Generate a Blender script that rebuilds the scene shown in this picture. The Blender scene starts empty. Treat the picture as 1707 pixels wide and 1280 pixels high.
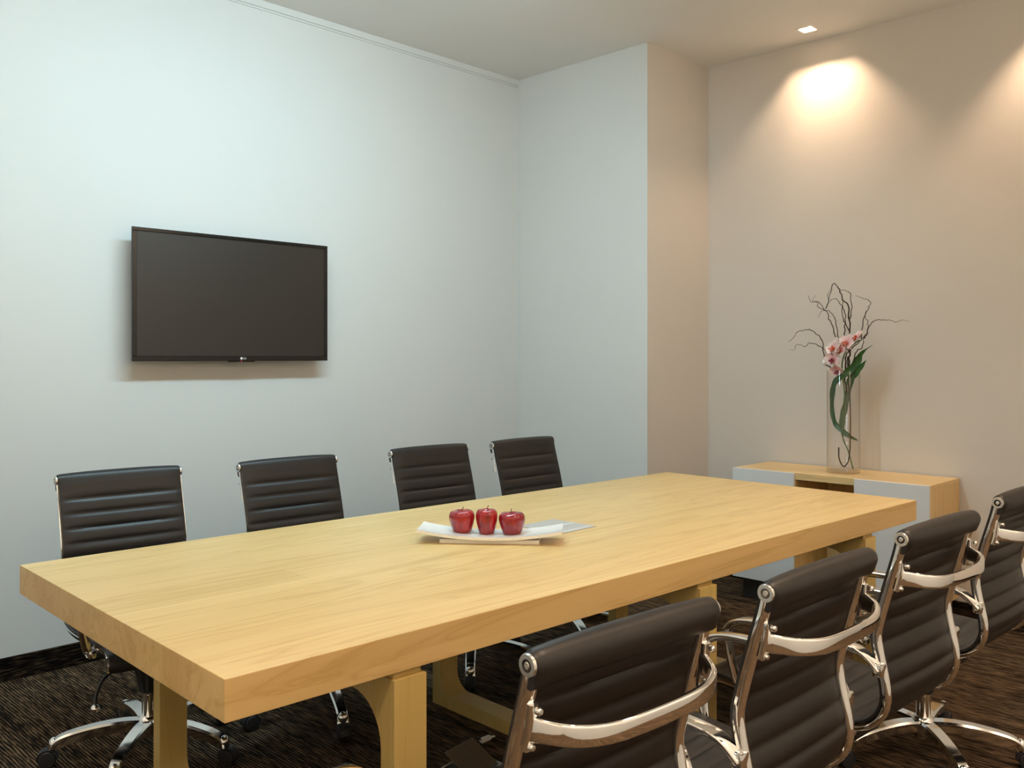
import bpy, bmesh, math, random
from math import sin, cos, pi, radians, sqrt
from mathutils import Vector, Matrix

scene = bpy.context.scene
C = scene.collection
rnd = random.Random(7)

# ------------------------------------------------------------------ camera
cam_data = bpy.data.cameras.new('camera')
cam_data.sensor_width = 36.0
cam_data.lens = 32.009
cam_data.shift_y = -0.02648
cam_data.clip_start = 0.02
cam = bpy.data.objects.new('camera', cam_data)
cam.location = (4.010, -4.134, 1.300)
cam.rotation_euler = (pi / 2, 0, radians(44.461))
C.objects.link(cam)
scene.camera = cam

# ------------------------------------------------------------------ world, exposure
world = bpy.data.worlds.new('world')
scene.world = world
world.use_nodes = True
world.node_tree.nodes['Background'].inputs[0].default_value = (0.5, 0.5, 0.5, 1)
world.node_tree.nodes['Background'].inputs[1].default_value = 0.0
scene.view_settings.view_transform = 'Standard'
scene.view_settings.look = 'None'
scene.view_settings.exposure = 0.12
scene.view_settings.gamma = 1.0
scene.view_settings.use_curve_mapping = False

CEIL = 3.046
# ------------------------------------------------------------------ lamps of the room and added fill
def area(name, loc, size, power, color, rot=(0, 0, 0), spread=180):
    d = bpy.data.lights.new(name, 'AREA')
    d.shape = 'RECTANGLE'; d.size, d.size_y = size
    d.energy = power; d.color = color; d.spread = radians(spread)
    o = bpy.data.objects.new(name, d); o.location = loc; o.rotation_euler = rot
    C.objects.link(o); return o

def spot(name, loc, power, color, angle, blend, rot=(0, 0, 0), radius=0.03):
    d = bpy.data.lights.new(name, 'SPOT')
    d.energy = power; d.color = color; d.spot_size = radians(angle); d.spot_blend = blend
    d.shadow_soft_size = radius
    o = bpy.data.objects.new(name, d); o.location = loc; o.rotation_euler = rot
    C.objects.link(o); return o

COOL = (0.60, 0.88, 1.0)
WARM = (1.0, 0.70, 0.46)
SOFT = (1.0, 0.75, 0.53)
# cool strip pendant hanging over the table, above the frame: light to the table and the television wall, a little to the ceiling
area('strip_lamp', (1.75, -2.30, 2.82), (0.14, 2.2), 42, COOL, rot=(0, radians(38), 0))
area('strip_lamp_up', (1.75, -2.30, 2.86), (0.14, 2.2), 12, COOL, rot=(pi, 0, 0))
# warm downlights: one over the cabinet (seen), its neighbours along the wall
for x in (1.734, 2.95):
    if x < 2:
        spot('cabinet_downlight_lamp', (x, 0.434, 3.082), 28, WARM, 150, 1.0, rot=(radians(6), radians(-4), 0), radius=0.007)
        spot('cabinet_downlight_core', (x, 0.434, 3.081), 15, WARM, 64, 1.0, rot=(radians(24), radians(-3), 0), radius=0.010)
    else: spot('cabinet_downlight_lamp', (x, 0.434, 3.035), 42, WARM, 96, 0.6, rot=(radians(5), 0, 0), radius=0.02)
# aisle row between the near chairs and the right wall
for x, y in ((3.75, -0.9), (3.75, -2.5), (3.75, -4.2)):
    spot('aisle_downlight_lamp', (x, y, 3.03), 92, SOFT, 110, 0.8, radius=0.05)
# added, unseen fill spots brightening the two walls behind the camera for warm bounce
for y in (-0.6, -1.8, -3.0, -4.2):
    spot('bounce_fill_lamp', (4.30, y, 3.03), 190, SOFT, 100, 0.7, rot=(0, radians(-22), 0), radius=0.05)
for x in (0.9, 2.2, 3.5):
    spot('bounce_fill_lamp', (x, -4.45, 3.03), 120, SOFT, 100, 0.7, rot=(radians(-30), 0, 0), radius=0.05)

# ------------------------------------------------------------------ materials
def new_mat(name):
    m = bpy.data.materials.new(name); m.use_nodes = True
    nt = m.node_tree
    return m, nt, nt.nodes['Principled BSDF']

def simple(name, col, rough=0.5, metal=0.0, spec=0.5, coat=0.0, **kw):
    m, nt, b = new_mat(name)
    b.inputs['Base Color'].default_value = (*col, 1)
    b.inputs['Roughness'].default_value = rough
    b.inputs['Metallic'].default_value = metal
    b.inputs['Specular IOR Level'].default_value = spec
    b.inputs['Coat Weight'].default_value = coat
    return m

def N(nt, t, **props):
    n = nt.nodes.new(t)
    for k, v in props.items(): setattr(n, k, v)
    return n

def mapping(nt, scale, coord='Object', loc=(0, 0, 0)):
    tc = N(nt, 'ShaderNodeTexCoord'); mp = N(nt, 'ShaderNodeMapping')
    mp.inputs['Scale'].default_value = scale; mp.inputs['Location'].default_value = loc
    nt.links.new(tc.outputs[coord], mp.inputs['Vector'])
    return mp.outputs['Vector']

def noise(nt, vec, scale, detail=4, rough=0.55, dist=0.0):
    n = N(nt, 'ShaderNodeTexNoise')
    n.inputs['Scale'].default_value = scale; n.inputs['Detail'].default_value = detail
    n.inputs['Roughness'].default_value = rough; n.inputs['Distortion'].default_value = dist
    nt.links.new(vec, n.inputs['Vector'])
    return n.outputs['Fac']

def ramp(nt, fac, stops):
    r = N(nt, 'ShaderNodeValToRGB')
    e = r.color_ramp.elements
    while len(e) < len(stops): e.new(0.5)
    for el, (p, c) in zip(e, stops):
        el.position = p; el.color = (*c, 1)
    nt.links.new(fac, r.inputs['Fac'])
    return r.outputs['Color']

def mix(nt, fac, a, b, mode='MIX'):
    m = N(nt, 'ShaderNodeMix', data_type='RGBA', blend_type=mode)
    def put(sock, v):
        if isinstance(v, (int, float)): sock.default_value = v
        elif isinstance(v, tuple): sock.default_value = (*v, 1)
        else: nt.links.new(v, sock)
    put(m.inputs['Factor'], fac); put(m.inputs['A'], a); put(m.inputs['B'], b)
    return m.outputs['Result']

def bump(nt, b, h, strength, dist=0.002):
    n = N(nt, 'ShaderNodeBump')
    n.inputs['Strength'].default_value = strength; n.inputs['Distance'].default_value = dist
    nt.links.new(h, n.inputs['Height']); nt.links.new(n.outputs['Normal'], b.inputs['Normal'])

def paint(name, col):
    m, nt, b = new_mat(name)
    b.inputs['Roughness'].default_value = 0.75
    b.inputs['Specular IOR Level'].default_value = 0.25
    f = noise(nt, mapping(nt, (1, 1, 1)), 2.5, 3)
    c2 = tuple(v * 0.97 for v in col)
    nt.links.new(mix(nt, f, col, c2), b.inputs['Base Color'])
    bump(nt, b, noise(nt, mapping(nt, (1, 1, 1)), 220, 2), 0.05, 0.001)
    return m

def wood(name, light, dark, axis=0, boards=True, rough=0.38, fine=0.35):
    """straight-grained timber, grain along the given object axis"""
    m, nt, b = new_mat(name)
    def sc(a, c):
        s = [c, c, c]; s[axis] = a; return tuple(s)
    v1 = mapping(nt, sc(0.55, 7.0)); v2 = mapping(nt, sc(1.2, 26.0), loc=(3.1, 1.7, 0.4)); v3 = mapping(nt, sc(6.0, 260.0))
    f1 = noise(nt, v1, 1.0, 5, 0.6, 0.6)
    wv = N(nt, 'ShaderNodeMath', operation='MULTIPLY'); wv.inputs[1].default_value = 7.0
    nt.links.new(f1, wv.inputs[0])
    fr = N(nt, 'ShaderNodeMath', operation='PINGPONG'); fr.inputs[1].default_value = 0.5
    nt.links.new(wv.outputs[0], fr.inputs[0])
    rings = ramp(nt, fr.outputs[0], [(0.0, (1, 1, 1)), (0.07, (0.45, 0.45, 0.45)), (0.2, (0, 0, 0))])
    c = mix(nt, ramp(nt, f1, [(0.3, (0, 0, 0)), (0.75, (1, 1, 1))]), light, tuple(l * 0.55 + d * 0.45 for l, d in zip(light, dark)))
    msk = N(nt, 'ShaderNodeMath', operation='MULTIPLY'); msk.inputs[1].default_value = 0.5
    rmp = N(nt, 'ShaderNodeRGBToBW'); nt.links.new(rings, rmp.inputs[0]); nt.links.new(rmp.outputs[0], msk.inputs[0])
    c = mix(nt, msk.outputs[0], c, dark)
    f2 = noise(nt, v2, 1.0, 4, 0.6)
    c = mix(nt, ramp(nt, f2, [(0.5, (0, 0, 0)), (0.8, (0.45, 0.45, 0.45))]), c, dark)
    f3 = noise(nt, v3, 1.0, 2)
    m3 = N(nt, 'ShaderNodeMath', operation='MULTIPLY'); m3.inputs[1].default_value = fine * 0.3
    nt.links.new(f3, m3.inputs[0])
    c = mix(nt, m3.outputs[0], c, dark)
    if boards:
        br = N(nt, 'ShaderNodeTexBrick'); br.offset = 0.41
        tc = mapping(nt, (1, 1, 1))
        nt.links.new(tc, br.inputs['Vector'])
        br.inputs['Color1'].default_value = (1, 1, 1, 1); br.inputs['Color2'].default_value = (0.94, 0.93, 0.90, 1)
        br.inputs['Mortar'].default_value = (0.92, 0.89, 0.85, 1)
        br.inputs['Scale'].default_value = 1.0
        br.inputs['Brick Width'].default_value = 0.83; br.inputs['Row Height'].default_value = 0.133
        br.inputs['Mortar Size'].default_value = 0.0006
        c = mix(nt, 1.0, c, br.outputs['Color'], 'MULTIPLY')
    nt.links.new(c, b.inputs['Base Color'])
    b.inputs['Roughness'].default_value = rough
    b.inputs['Specular IOR Level'].default_value = 0.4
    bump(nt, b, f3, 0.06, 0.0006)
    return m

def carpet(name, axis=0, bright=1.0, across=1, ribs=0.095):
    """loop-pile ribs running along one axis, each dash of yarn its own tone"""
    m, nt, b = new_mat(name)
    def sc(a, c):
        s = [c, c, c]; s[axis] = a; return tuple(s)
    def math_(op, x, y=None):
        n = N(nt, 'ShaderNodeMath', operation=op)
        for i, v in enumerate((x, y)):
            if v is None: continue
            if isinstance(v, (int, float)): n.inputs[i].default_value = v
            else: nt.links.new(v, n.inputs[i])
        return n.outputs[0]
    sep = N(nt, 'ShaderNodeSeparateXYZ'); nt.links.new(mapping(nt, (1, 1, 1)), sep.inputs[0])
    lo = noise(nt, mapping(nt, sc(3.0, 14.0)), 1.0, 2)
    wav = math_('SINE', math_('ADD', math_('MULTIPLY', sep.outputs[across], 2 * pi / 0.0105), math_('MULTIPLY', lo, 9.0)))
    f1 = noise(nt, mapping(nt, sc(14.0, 165.0)), 1.0, 2, 0.55)
    f2 = noise(nt, mapping(nt, sc(1.5, 20.0), loc=(5, 2, 1)), 1.0, 3, 0.6)
    f3 = noise(nt, mapping(nt, (1, 1, 1)), 420.0, 2)
    tone = math_('ADD', math_('MULTIPLY', wav, ribs), math_('ADD', math_('MULTIPLY', f1, 0.66), math_('MULTIPLY', f2, 0.30)))
    k = lambda *c: tuple(bright * v for v in c)
    col = ramp(nt, tone, [(0.37, k(0.006, 0.004, 0.003)), (0.46, k(0.020, 0.013, 0.008)), (0.54, k(0.100, 0.063, 0.034)), (0.65, k(0.235, 0.155, 0.088))])
    col = mix(nt, 0.6, col, mix(nt, 1.0, col, ramp(nt, f3, [(0.3, (0.35, 0.35, 0.35)), (0.7, (1.6, 1.6, 1.6))]), 'MULTIPLY'))
    nt.links.new(col, b.inputs['Base Color'])
    b.inputs['Roughness'].default_value = 0.95; b.inputs['Specular IOR Level'].default_value = 0.1
    bump(nt, b, tone, 0.7, 0.008)
    return m

def leather(name):
    m, nt, b = new_mat(name)
    b.inputs['Base Color'].default_value = (0.0125, 0.0098, 0.0090, 1)
    v = mapping(nt, (1, 1, 1))
    f = noise(nt, v, 9, 3)
    r = N(nt, 'ShaderNodeMapRange'); r.inputs['To Min'].default_value = 0.36; r.inputs['To Max'].default_value = 0.48
    nt.links.new(f, r.inputs['Value']); nt.links.new(r.outputs[0], b.inputs['Roughness'])
    b.inputs['Specular IOR Level'].default_value = 0.50
    vo = N(nt, 'ShaderNodeTexVoronoi'); vo.inputs['Scale'].default_value = 700
    nt.links.new(v, vo.inputs['Vector'])
    bump(nt, b, vo.outputs['Distance'], 0.10, 0.0006)
    return m

def apple_skin(name, hue):
    m, nt, b = new_mat(name)
    f = noise(nt, mapping(nt, (55, 55, 9)), 1.0, 4, 0.65)
    g = noise(nt, mapping(nt, (14, 14, 14)), 1.0, 2)
    c = ramp(nt, f, [(0.30, (0.16, 0.004, 0.010)), (0.55, (0.36, 0.010, 0.012)), (0.75, (0.55, 0.035, 0.018))])
    c = mix(nt, ramp(nt, g, [(0.35, (hue, hue, hue)), (0.7, (0, 0, 0))]), c, (0.20, 0.003, 0.014))
    vo = N(nt, 'ShaderNodeTexVoronoi'); vo.inputs['Scale'].default_value = 230
    nt.links.new(mapping(nt, (1, 1, 1)), vo.inputs['Vector'])
    c = mix(nt, ramp(nt, vo.outputs['Distance'], [(0.0, (0.5, 0.5, 0.5)), (0.13, (0, 0, 0))]), c, (0.62, 0.22, 0.12))
    nt.links.new(c, b.inputs['Base Color'])
    b.inputs['Roughness'].default_value = 0.22; b.inputs['Coat Weight'].default_value = 0.4
    b.inputs['Coat Roughness'].default_value = 0.1
    return m

def petal_mat(name):
    m, nt, b = new_mat(name)
    # pink towards the heart of each bloom, white at the rims (object space, bloom axis = z)
    v = mapping(nt, (1, 1, 0.2))
    ln = N(nt, 'ShaderNodeVectorMath', operation='LENGTH'); nt.links.new(v, ln.inputs[0])
    f = noise(nt, mapping(nt, (1, 1, 1)), 160, 3)
    mt = N(nt, 'ShaderNodeMath', operation='MULTIPLY_ADD'); mt.inputs[1].default_value = 0.010; nt.links.new(f, mt.inputs[0]); nt.links.new(ln.outputs['Value'], mt.inputs[2])
    c = ramp(nt, mt.outputs[0], [(0.010, (0.62, 0.22, 0.24)), (0.025, (0.80, 0.48, 0.48)), (0.045, (0.86, 0.74, 0.72))])
    nt.links.new(c, b.inputs['Base Color'])
    b.inputs['Roughness'].default_value = 0.55
    b.inputs['Subsurface Weight'].default_value = 0.15
    b.inputs['Subsurface Radius'].default_value = (0.004, 0.002, 0.002)
    return m

def leaf_mat(name):
    m, nt, b = new_mat(name)
    f = noise(nt, mapping(nt, (60, 60, 12)), 1.0, 3)
    c = ramp(nt, f, [(0.3, (0.008, 0.045, 0.008)), (0.7, (0.030, 0.115, 0.018))])
    nt.links.new(c, b.inputs['Base Color'])
    b.inputs['Roughness'].default_value = 0.38
    return m

def bark(name, a, c2):
    m, nt, b = new_mat(name)
    f = noise(nt, mapping(nt, (90, 90, 25)), 1.0, 4)
    nt.links.new(ramp(nt, f, [(0.3, a), (0.7, c2)]), b.inputs['Base Color'])
    b.inputs['Roughness'].default_value = 0.8
    return m

def glass_mat(name):
    """thin clear glass: mostly straight-through, mirror-like towards grazing angles"""
    m = bpy.data.materials.new(name); m.use_nodes = True
    nt = m.node_tree; nt.nodes.clear()
    out = N(nt, 'ShaderNodeOutputMaterial'); mx = N(nt, 'ShaderNodeMixShader')
    tr = N(nt, 'ShaderNodeBsdfTransparent'); pass
    gl = N(nt, 'ShaderNodeBsdfGlossy'); gl.inputs['Color'].default_value = (0.9, 0.9, 0.9, 1); gl.inputs['Roughness'].default_value = 0.02
    lw = N(nt, 'ShaderNodeLayerWeight'); lw.inputs['Blend'].default_value = 0.5
    pw = N(nt, 'ShaderNodeMath', operation='POWER'); pw.inputs[1].default_value = 5.0; nt.links.new(lw.outputs['Facing'], pw.inputs[0])
    ma = N(nt, 'ShaderNodeMath', operation='MULTIPLY_ADD'); ma.inputs[1].default_value = 0.85; ma.inputs[2].default_value = 0.04; nt.links.new(pw.outputs[0], ma.inputs[0])
    nt.links.new(ma.outputs[0], mx.inputs[0])
    nt.links.new(ramp(nt, lw.outputs['Facing'], [(0.0, (0.985, 0.98, 0.975)), (0.75, (0.965, 0.955, 0.94)), (0.97, (0.55, 0.48, 0.44))]), tr.inputs[0]); nt.links.new(tr.outputs[0], mx.inputs[1]); nt.links.new(gl.outputs[0], mx.inputs[2])
    nt.links.new(mx.outputs[0], out.inputs['Surface'])
    return m

def chrome_mat(name, rough=0.07):
    m, nt, b = new_mat(name)
    b.inputs['Base Color'].default_value = (0.95, 0.945, 0.935, 1)
    b.inputs['Metallic'].default_value = 1.0
    f = noise(nt, mapping(nt, (1, 1, 1)), 18, 2)
    r = N(nt, 'ShaderNodeMapRange'); r.inputs['To Min'].default_value = rough * 0.7; r.inputs['To Max'].default_value = rough * 1.3
    nt.links.new(f, r.inputs['Value']); nt.links.new(r.outputs[0], b.inputs['Roughness'])
    return m

def emit(name, col, s):
    m, nt, b = new_mat(name)
    b.inputs['Base Color'].default_value = (*col, 1)
    b.inputs['Emission Color'].default_value = (*col, 1); b.inputs['Emission Strength'].default_value = s
    return m

M = dict(
    wall=paint('wall_paint', (0.66, 0.67, 0.655)),
    recess=paint('recess_light_tint', (0.64, 0.595, 0.545)),  # wall paint with the warm light of the recess put into its colour
    ceiling=paint('ceiling_paint', (0.80, 0.79, 0.77)),
    carpet=carpet('striped_carpet', 0),
    skirt=carpet('carpet_skirting', 1, 0.40, 2, 0.015), skirt_x=carpet('carpet_skirting_across', 0, 0.40, 2, 0.015),
    maple=wood('maple_top', (0.77, 0.555, 0.255), (0.52, 0.32, 0.105), 0),
    maple_leg=wood('maple_leg', (0.64, 0.475, 0.175), (0.50, 0.33, 0.09), 2, boards=False),
    maple_cab=wood('maple_cabinet', (0.76, 0.56, 0.28), (0.60, 0.38, 0.15), 0, boards=False),
    maple_side=wood('maple_cabinet_side', (0.74, 0.53, 0.25), (0.55, 0.34, 0.12), 2, boards=False),
    lacquer=simple('white_lacquer', (0.70, 0.715, 0.725), 0.30, 0, 0.5),
    plinth=simple('dark_plinth', (0.02, 0.016, 0.014), 0.6),
    leather=leather('dark_leather'),
    chrome=chrome_mat('polished_chrome', 0.05),
    alu=chrome_mat('polished_aluminium', 0.12),
    capmetal=simple('cap_metal', (0.75, 0.73, 0.69), 0.25, 1.0),
    capdark=simple('cap_recess', (0.16, 0.145, 0.12), 0.4, 0.8),
    black=simple('black_plastic', (0.012, 0.012, 0.012), 0.42),
    rubber=simple('black_rubber', (0.018, 0.018, 0.02), 0.55),
    screen=simple('tv_screen', (0.016, 0.0145, 0.0125), 0.36, 0, 0.7),
    bezel=simple('tv_bezel', (0.008, 0.008, 0.008), 0.18, 0, 0.5),
    silver=simple('silver_print', (0.8, 0.8, 0.8), 0.35, 0.3),
    led=emit('red_led', (0.9, 0.05, 0.08), 1.2),
    porcelain=simple('white_porcelain', (0.84, 0.83, 0.80), 0.18, 0, 0.5, coat=0.3),
    paper=simple('grey_sheet', (0.47, 0.45, 0.42), 0.35), paperline=simple('white_sheet', (0.60, 0.59, 0.57), 0.4),
    apple_a=apple_skin('apple_dark_red', 0.35), apple_b=apple_skin('apple_red', 0.0), apple_c=apple_skin('apple_deep_red', 0.8),
    stalk=bark('apple_stalk', (0.05, 0.03, 0.015), (0.14, 0.09, 0.04)),
    twig=bark('twig_bark', (0.028, 0.015, 0.009), (0.070, 0.040, 0.023)),
    stem=bark('orchid_stem', (0.05, 0.11, 0.02), (0.10, 0.18, 0.04)),
    leaf=leaf_mat('dark_leaf'), petal=petal_mat('orchid_petal'),
    lip=simple('orchid_lip', (0.62, 0.12, 0.04), 0.5), lip_dark=simple('orchid_lip_dark', (0.25, 0.015, 0.04), 0.5),
    glass=glass_mat('clear_glass'), housing=simple('white_enamel', (0.85, 0.84, 0.80), 0.4),
    lampglow=emit('lamp_glow', (1.0, 0.80, 0.55), 30.0),
    steel=simple('brushed_steel', (0.62, 0.60, 0.57), 0.3, 1.0), whiteplastic=simple('white_plastic', (0.75, 0.75, 0.72), 0.4),
)

# ------------------------------------------------------------------ mesh helpers
def finish(name, bm, mats, parent=None, smooth=None, label=None):
    bmesh.ops.recalc_face_normals(bm, faces=bm.faces)
    me = bpy.data.meshes.new(name); bm.to_mesh(me); bm.free()
    if not isinstance(mats, (list, tuple)): mats = [mats]
    for m in mats: me.materials.append(m)
    if smooth is not None:
        me.polygons.foreach_set('use_smooth', [True] * len(me.polygons))
        try: me.set_sharp_from_angle(angle=radians(smooth))
        except Exception: pass
    o = bpy.data.objects.new(name, me); C.objects.link(o)
    if parent: o.parent = parent
    if label: o['label'] = label
    return o

def empty(name, loc=(0, 0, 0), rz=0.0):
    o = bpy.data.objects.new(name, None); o.location = loc; o.rotation_euler = (0, 0, rz)
    o.empty_display_size = 0.1
    C.objects.link(o); return o

def tag(o, label, cat, group=None):
    o['label'] = label; o['category'] = cat
    if group: o['group'] = group
    return o

def structure(o, label=None):
    o['kind'] = 'structure'
    if label: o['label'] = label
    return o

def box(bm, lo, hi, bevel=0.0, seg=2, mat=0, M4=None):
    vs = [bm.verts.new((x, y, z)) for x in (lo[0], hi[0]) for y in (lo[1], hi[1]) for z in (lo[2], hi[2])]
    if M4 is not None:
        for v in vs: v.co = M4 @ v.co
    F = [(0, 1, 3, 2), (4, 6, 7, 5), (0, 4, 5, 1), (2, 3, 7, 6), (0, 2, 6, 4), (1, 5, 7, 3)]
    fs = [bm.faces.new([vs[i] for i in f]) for f in F]
    for f in fs: f.material_index = mat
    if bevel > 0:
        ed = list({e for f in fs for e in f.edges})
        r = bmesh.ops.bevel(bm, geom=ed, offset=bevel, segments=seg, profile=0.5, affect='EDGES')
        for f in r['faces']: f.material_index = mat
    return vs

def lathe(bm, prof, seg=24, axis='z', center=(0, 0, 0), mat=0, M4=None):
    rings = []
    for r, h in prof:
        ring = []
        if r < 1e-6:
            p = [(0, 0, h)]
        else:
            p = [(r * cos(2 * pi * i / seg), r * sin(2 * pi * i / seg), h) for i in range(seg)]
        for q in p:
            if axis == 'x': q = (q[2], q[0], q[1])
            elif axis == 'y': q = (q[1], q[2], q[0])
            v = Vector(q) + Vector(center)
            if M4 is not None: v = M4 @ v
            ring.append(bm.verts.new(v))
        rings.append(ring)
    for a, b in zip(rings, rings[1:]):
        n = max(len(a), len(b))
        for i in range(n):
            j = (i + 1) % n
            if len(a) == 1 and len(b) == 1: continue
            if len(a) == 1: f = bm.faces.new((a[0], b[i], b[j]))
            elif len(b) == 1: f = bm.faces.new((a[i], a[j], b[0]))
            else: f = bm.faces.new((a[i], a[j], b[j], b[i]))
            f.material_index = mat
    for ring, flip in ((rings[0], True), (rings[-1], False)):
        if len(ring) > 1:
            f = bm.faces.new(ring if not flip else ring[::-1]); f.material_index = mat

def smooth_path(pts, n=6, closed=False):
    """Catmull-Rom through the points (tuples of any length)"""
    P = [tuple(p) for p in pts]
    out = []
    for i in range(len(P) - 1):
        p0 = P[i - 1] if i > 0 else tuple(2 * a - b for a, b in zip(P[0], P[1]))
        p1, p2 = P[i], P[i + 1]
        p3 = P[i + 2] if i + 2 < len(P) else tuple(2 * a - b for a, b in zip(P[-1], P[-2]))
        for k in range(n):
            t = k / n
            out.append(tuple(0.5 * (2 * b + (c - a) * t + (2 * a - 5 * b + 4 * c - d) * t * t + (3 * b - a - 3 * c + d) * t ** 3)
                             for a, b, c, d in zip(p0, p1, p2, p3)))
    out.append(P[-1])
    return out

def sweep(bm, path, section, side_axis=None, mat=0, scales=None, cap=True):
    """section: list of (a, b); a along the side axis, b along the normal.
    side_axis: fixed Vector or None (parallel transport)."""
    P = [Vector(p[:3]) for p in path]
    n = len(P); rings = []
    up = None
    for i in range(n):
        t = (P[min(i + 1, n - 1)] - P[max(i - 1, 0)]).normalized()
        if side_axis is not None:
            s = (side_axis - t * side_axis.dot(t)).normalized()
        else:
            if up is None:
                ref = Vector((0, 0, 1)) if abs(t.z) < 0.9 else Vector((1, 0, 0))
                up = ref
            s = (up - t * up.dot(t)).normalized(); up = s
        nn = t.cross(s)
        sc = scales[i] if scales else (1, 1)
        if isinstance(sc, (int, float)): sc = (sc, sc)
        rings.append([bm.verts.new(P[i] + s * a * sc[0] + nn * b * sc[1]) for a, b in section])
    m = len(section)
    for A, B in zip(rings, rings[1:]):
        for i in range(m):
            f = bm.faces.new((A[i], A[(i + 1) % m], B[(i + 1) % m], B[i])); f.material_index = mat
    if cap:
        for r in (rings[0][::-1], rings[-1]):
            f = bm.faces.new(r); f.material_index = mat
    return rings

def circ(r, n=8): return [(r * cos(2 * pi * i / n), r * sin(2 * pi * i / n)) for i in range(n)]

def rrect(w, h, r, n=3):
    out = []
    for cx, cy, a0 in ((w / 2 - r, h / 2 - r, 0), (-w / 2 + r, h / 2 - r, 90), (-w / 2 + r, -h / 2 + r, 180), (w / 2 - r, -h / 2 + r, 270)):
        for k in range(n + 1):
            a = radians(a0 + 90 * k / n); out.append((cx + r * cos(a), cy + r * sin(a)))
    return out

# ------------------------------------------------------------------ the room
S1, S2 = 1.0058, 0.6235
RX, RY = 4.80, -4.95            # far right wall, wall behind the camera
def slab(name, lo, hi, mat):
    bm = bmesh.new(); box(bm, lo, hi); return structure(finish(name, bm, mat))
slab('floor', (-0.1, RY - 0.1, -0.1), (RX + 0.1, S2 + 0.1, 0.0), M['carpet'])
slab('wall_left', (-0.1, RY - 0.1, 0), (0, 0.0, CEIL), M['wall'])
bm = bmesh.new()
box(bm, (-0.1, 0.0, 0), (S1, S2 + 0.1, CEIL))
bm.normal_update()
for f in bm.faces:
    if f.calc_center_median().x > S1 - 0.01: f.material_index = 1  # pier side takes the recess colour, warm light painted in
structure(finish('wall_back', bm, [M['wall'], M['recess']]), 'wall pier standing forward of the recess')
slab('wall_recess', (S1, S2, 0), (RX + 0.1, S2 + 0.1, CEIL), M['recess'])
slab('wall_right', (RX, RY - 0.1, 0), (RX + 0.1, S2, CEIL), M['wall'])
slab('wall_front', (0, RY - 0.1, 0), (RX, RY, CEIL), M['wall'])
# ceiling with the square opening for the downlight
hx0, hx1, hy0, hy1 = 1.697, 1.771, 0.397, 0.471
bm = bmesh.new()
for lo, hi in (((-0.1, RY - 0.1), (hx0, S2 + 0.1)), ((hx1, RY - 0.1), (RX + 0.1, S2 + 0.1)), ((hx0, RY - 0.1), (hx1, hy0)), ((hx0, hy1), (hx1, S2 + 0.1))):
    box(bm, (*lo, CEIL), (*hi, CEIL + 0.1))
structure(finish('ceiling', bm, M['ceiling']))
# skirting of carpet strip
def skirting(name, lo, hi, mat):
    bm = bmesh.new(); box(bm, lo, hi, 0.002, 1); return structure(finish(name, bm, mat))
SH, ST = 0.094, 0.012
skirting('baseboard_left', (0, RY, 0), (ST, 0, SH), M['skirt'])
skirting('baseboard_back', (ST, -ST, 0), (S1 + ST, 0, SH), M['skirt_x'])
skirting('baseboard_return', (S1, 0, 0), (S1 + ST, S2 - ST, SH), M['skirt'])
skirting('baseboard_recess', (S1, S2 - ST, 0), (RX, S2, SH), M['skirt_x'])
# slim cornice along the television wall
bm = bmesh.new()
box(bm, (0, RY, CEIL - 0.034), (0.014, 0, CEIL)); box(bm, (0, RY, CEIL - 0.044), (0.006, 0, CEIL - 0.034))
structure(finish('trim_1', bm, M['wall']))

# ------------------------------------------------------------------ downlight over the cabinet
dl = tag(empty('recessed_downlight', (1.734, 0.434, CEIL)), 'small square white downlight recessed in the ceiling above the vase', 'ceiling light')
bm = bmesh.new()
for lo, hi in (((-.043, -.043), (.043, -.036)), ((-.043, .036), (.043, .043)), ((-.043, -.036), (-.036, .036)), ((.036, -.036), (.043, .036))):
    box(bm, (*lo, -0.003), (*hi, 0.004), 0.001, 1)
finish('trim_frame', bm, M['housing'], dl)
bm = bmesh.new()
for lo, hi in (((-.0365, -.0365), (.0365, -.034)), ((-.0365, .034), (.0365, .0365)), ((-.0365, -.034), (-.034, .034)), ((.034, -.034), (.0365, .034))):
    box(bm, (*lo, 0.0), (*hi, 0.09))
box(bm, (-.0365, -.0365, .088), (.0365, .0365, .092))
finish('lamp_housing', bm, M['housing'], dl)
bm = bmesh.new(); lathe(bm, [(0.0, 0.048), (0.021, 0.048), (0.024, 0.055), (0.024, 0.075), (0.0, 0.075)], 20)
finish('lamp', bm, M['lampglow'], dl, 40)

# ------------------------------------------------------------------ television
tvx, ty0, ty1, tz0, tz1 = 0.098, -2.481, -1.486, 1.281, 1.863
tw, th_ = ty1 - ty0, tz1 - tz0
tv = tag(empty('television', (0, (ty0 + ty1) / 2, (tz0 + tz1) / 2)), 'black flat-screen television mounted on the pale wall', 'television')
bm = bmesh.new()
hw, hh = tw / 2, th_ / 2
xb, xf = tvx - 0.040, tvx
b_s, b_t, b_b = 0.020, 0.016, 0.024
for lo, hi in (((-hw, -hh), (hw, -hh + b_b)), ((-hw, hh - b_t), (hw, hh)), ((-hw, -hh + b_b), (-hw + b_s, hh - b_t)), ((hw - b_s, -hh + b_b), (hw, hh - b_t))):
    box(bm, (xf - 0.012, *lo), (xf, *hi), 0.0015, 1)
finish('bezel', bm, M['bezel'], tv)
bm = bmesh.new(); box(bm, (xb, -hw + 0.045, -hh + 0.030), (xf - 0.010, hw - 0.045, hh - 0.030), 0.003, 1)
box(bm, (xb - 0.018, -hw * 0.6, -hh * 0.7), (xb + 0.001, hw * 0.6, hh * 0.55), 0.006, 2)
finish('rear_cover', bm, M['black'], tv)
bm = bmesh.new(); box(bm, (xf - 0.0105, -hw + b_s - .001, -hh + b_b - .001), (xf - 0.004, hw - b_s + .001, hh - b_t + .001))
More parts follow.
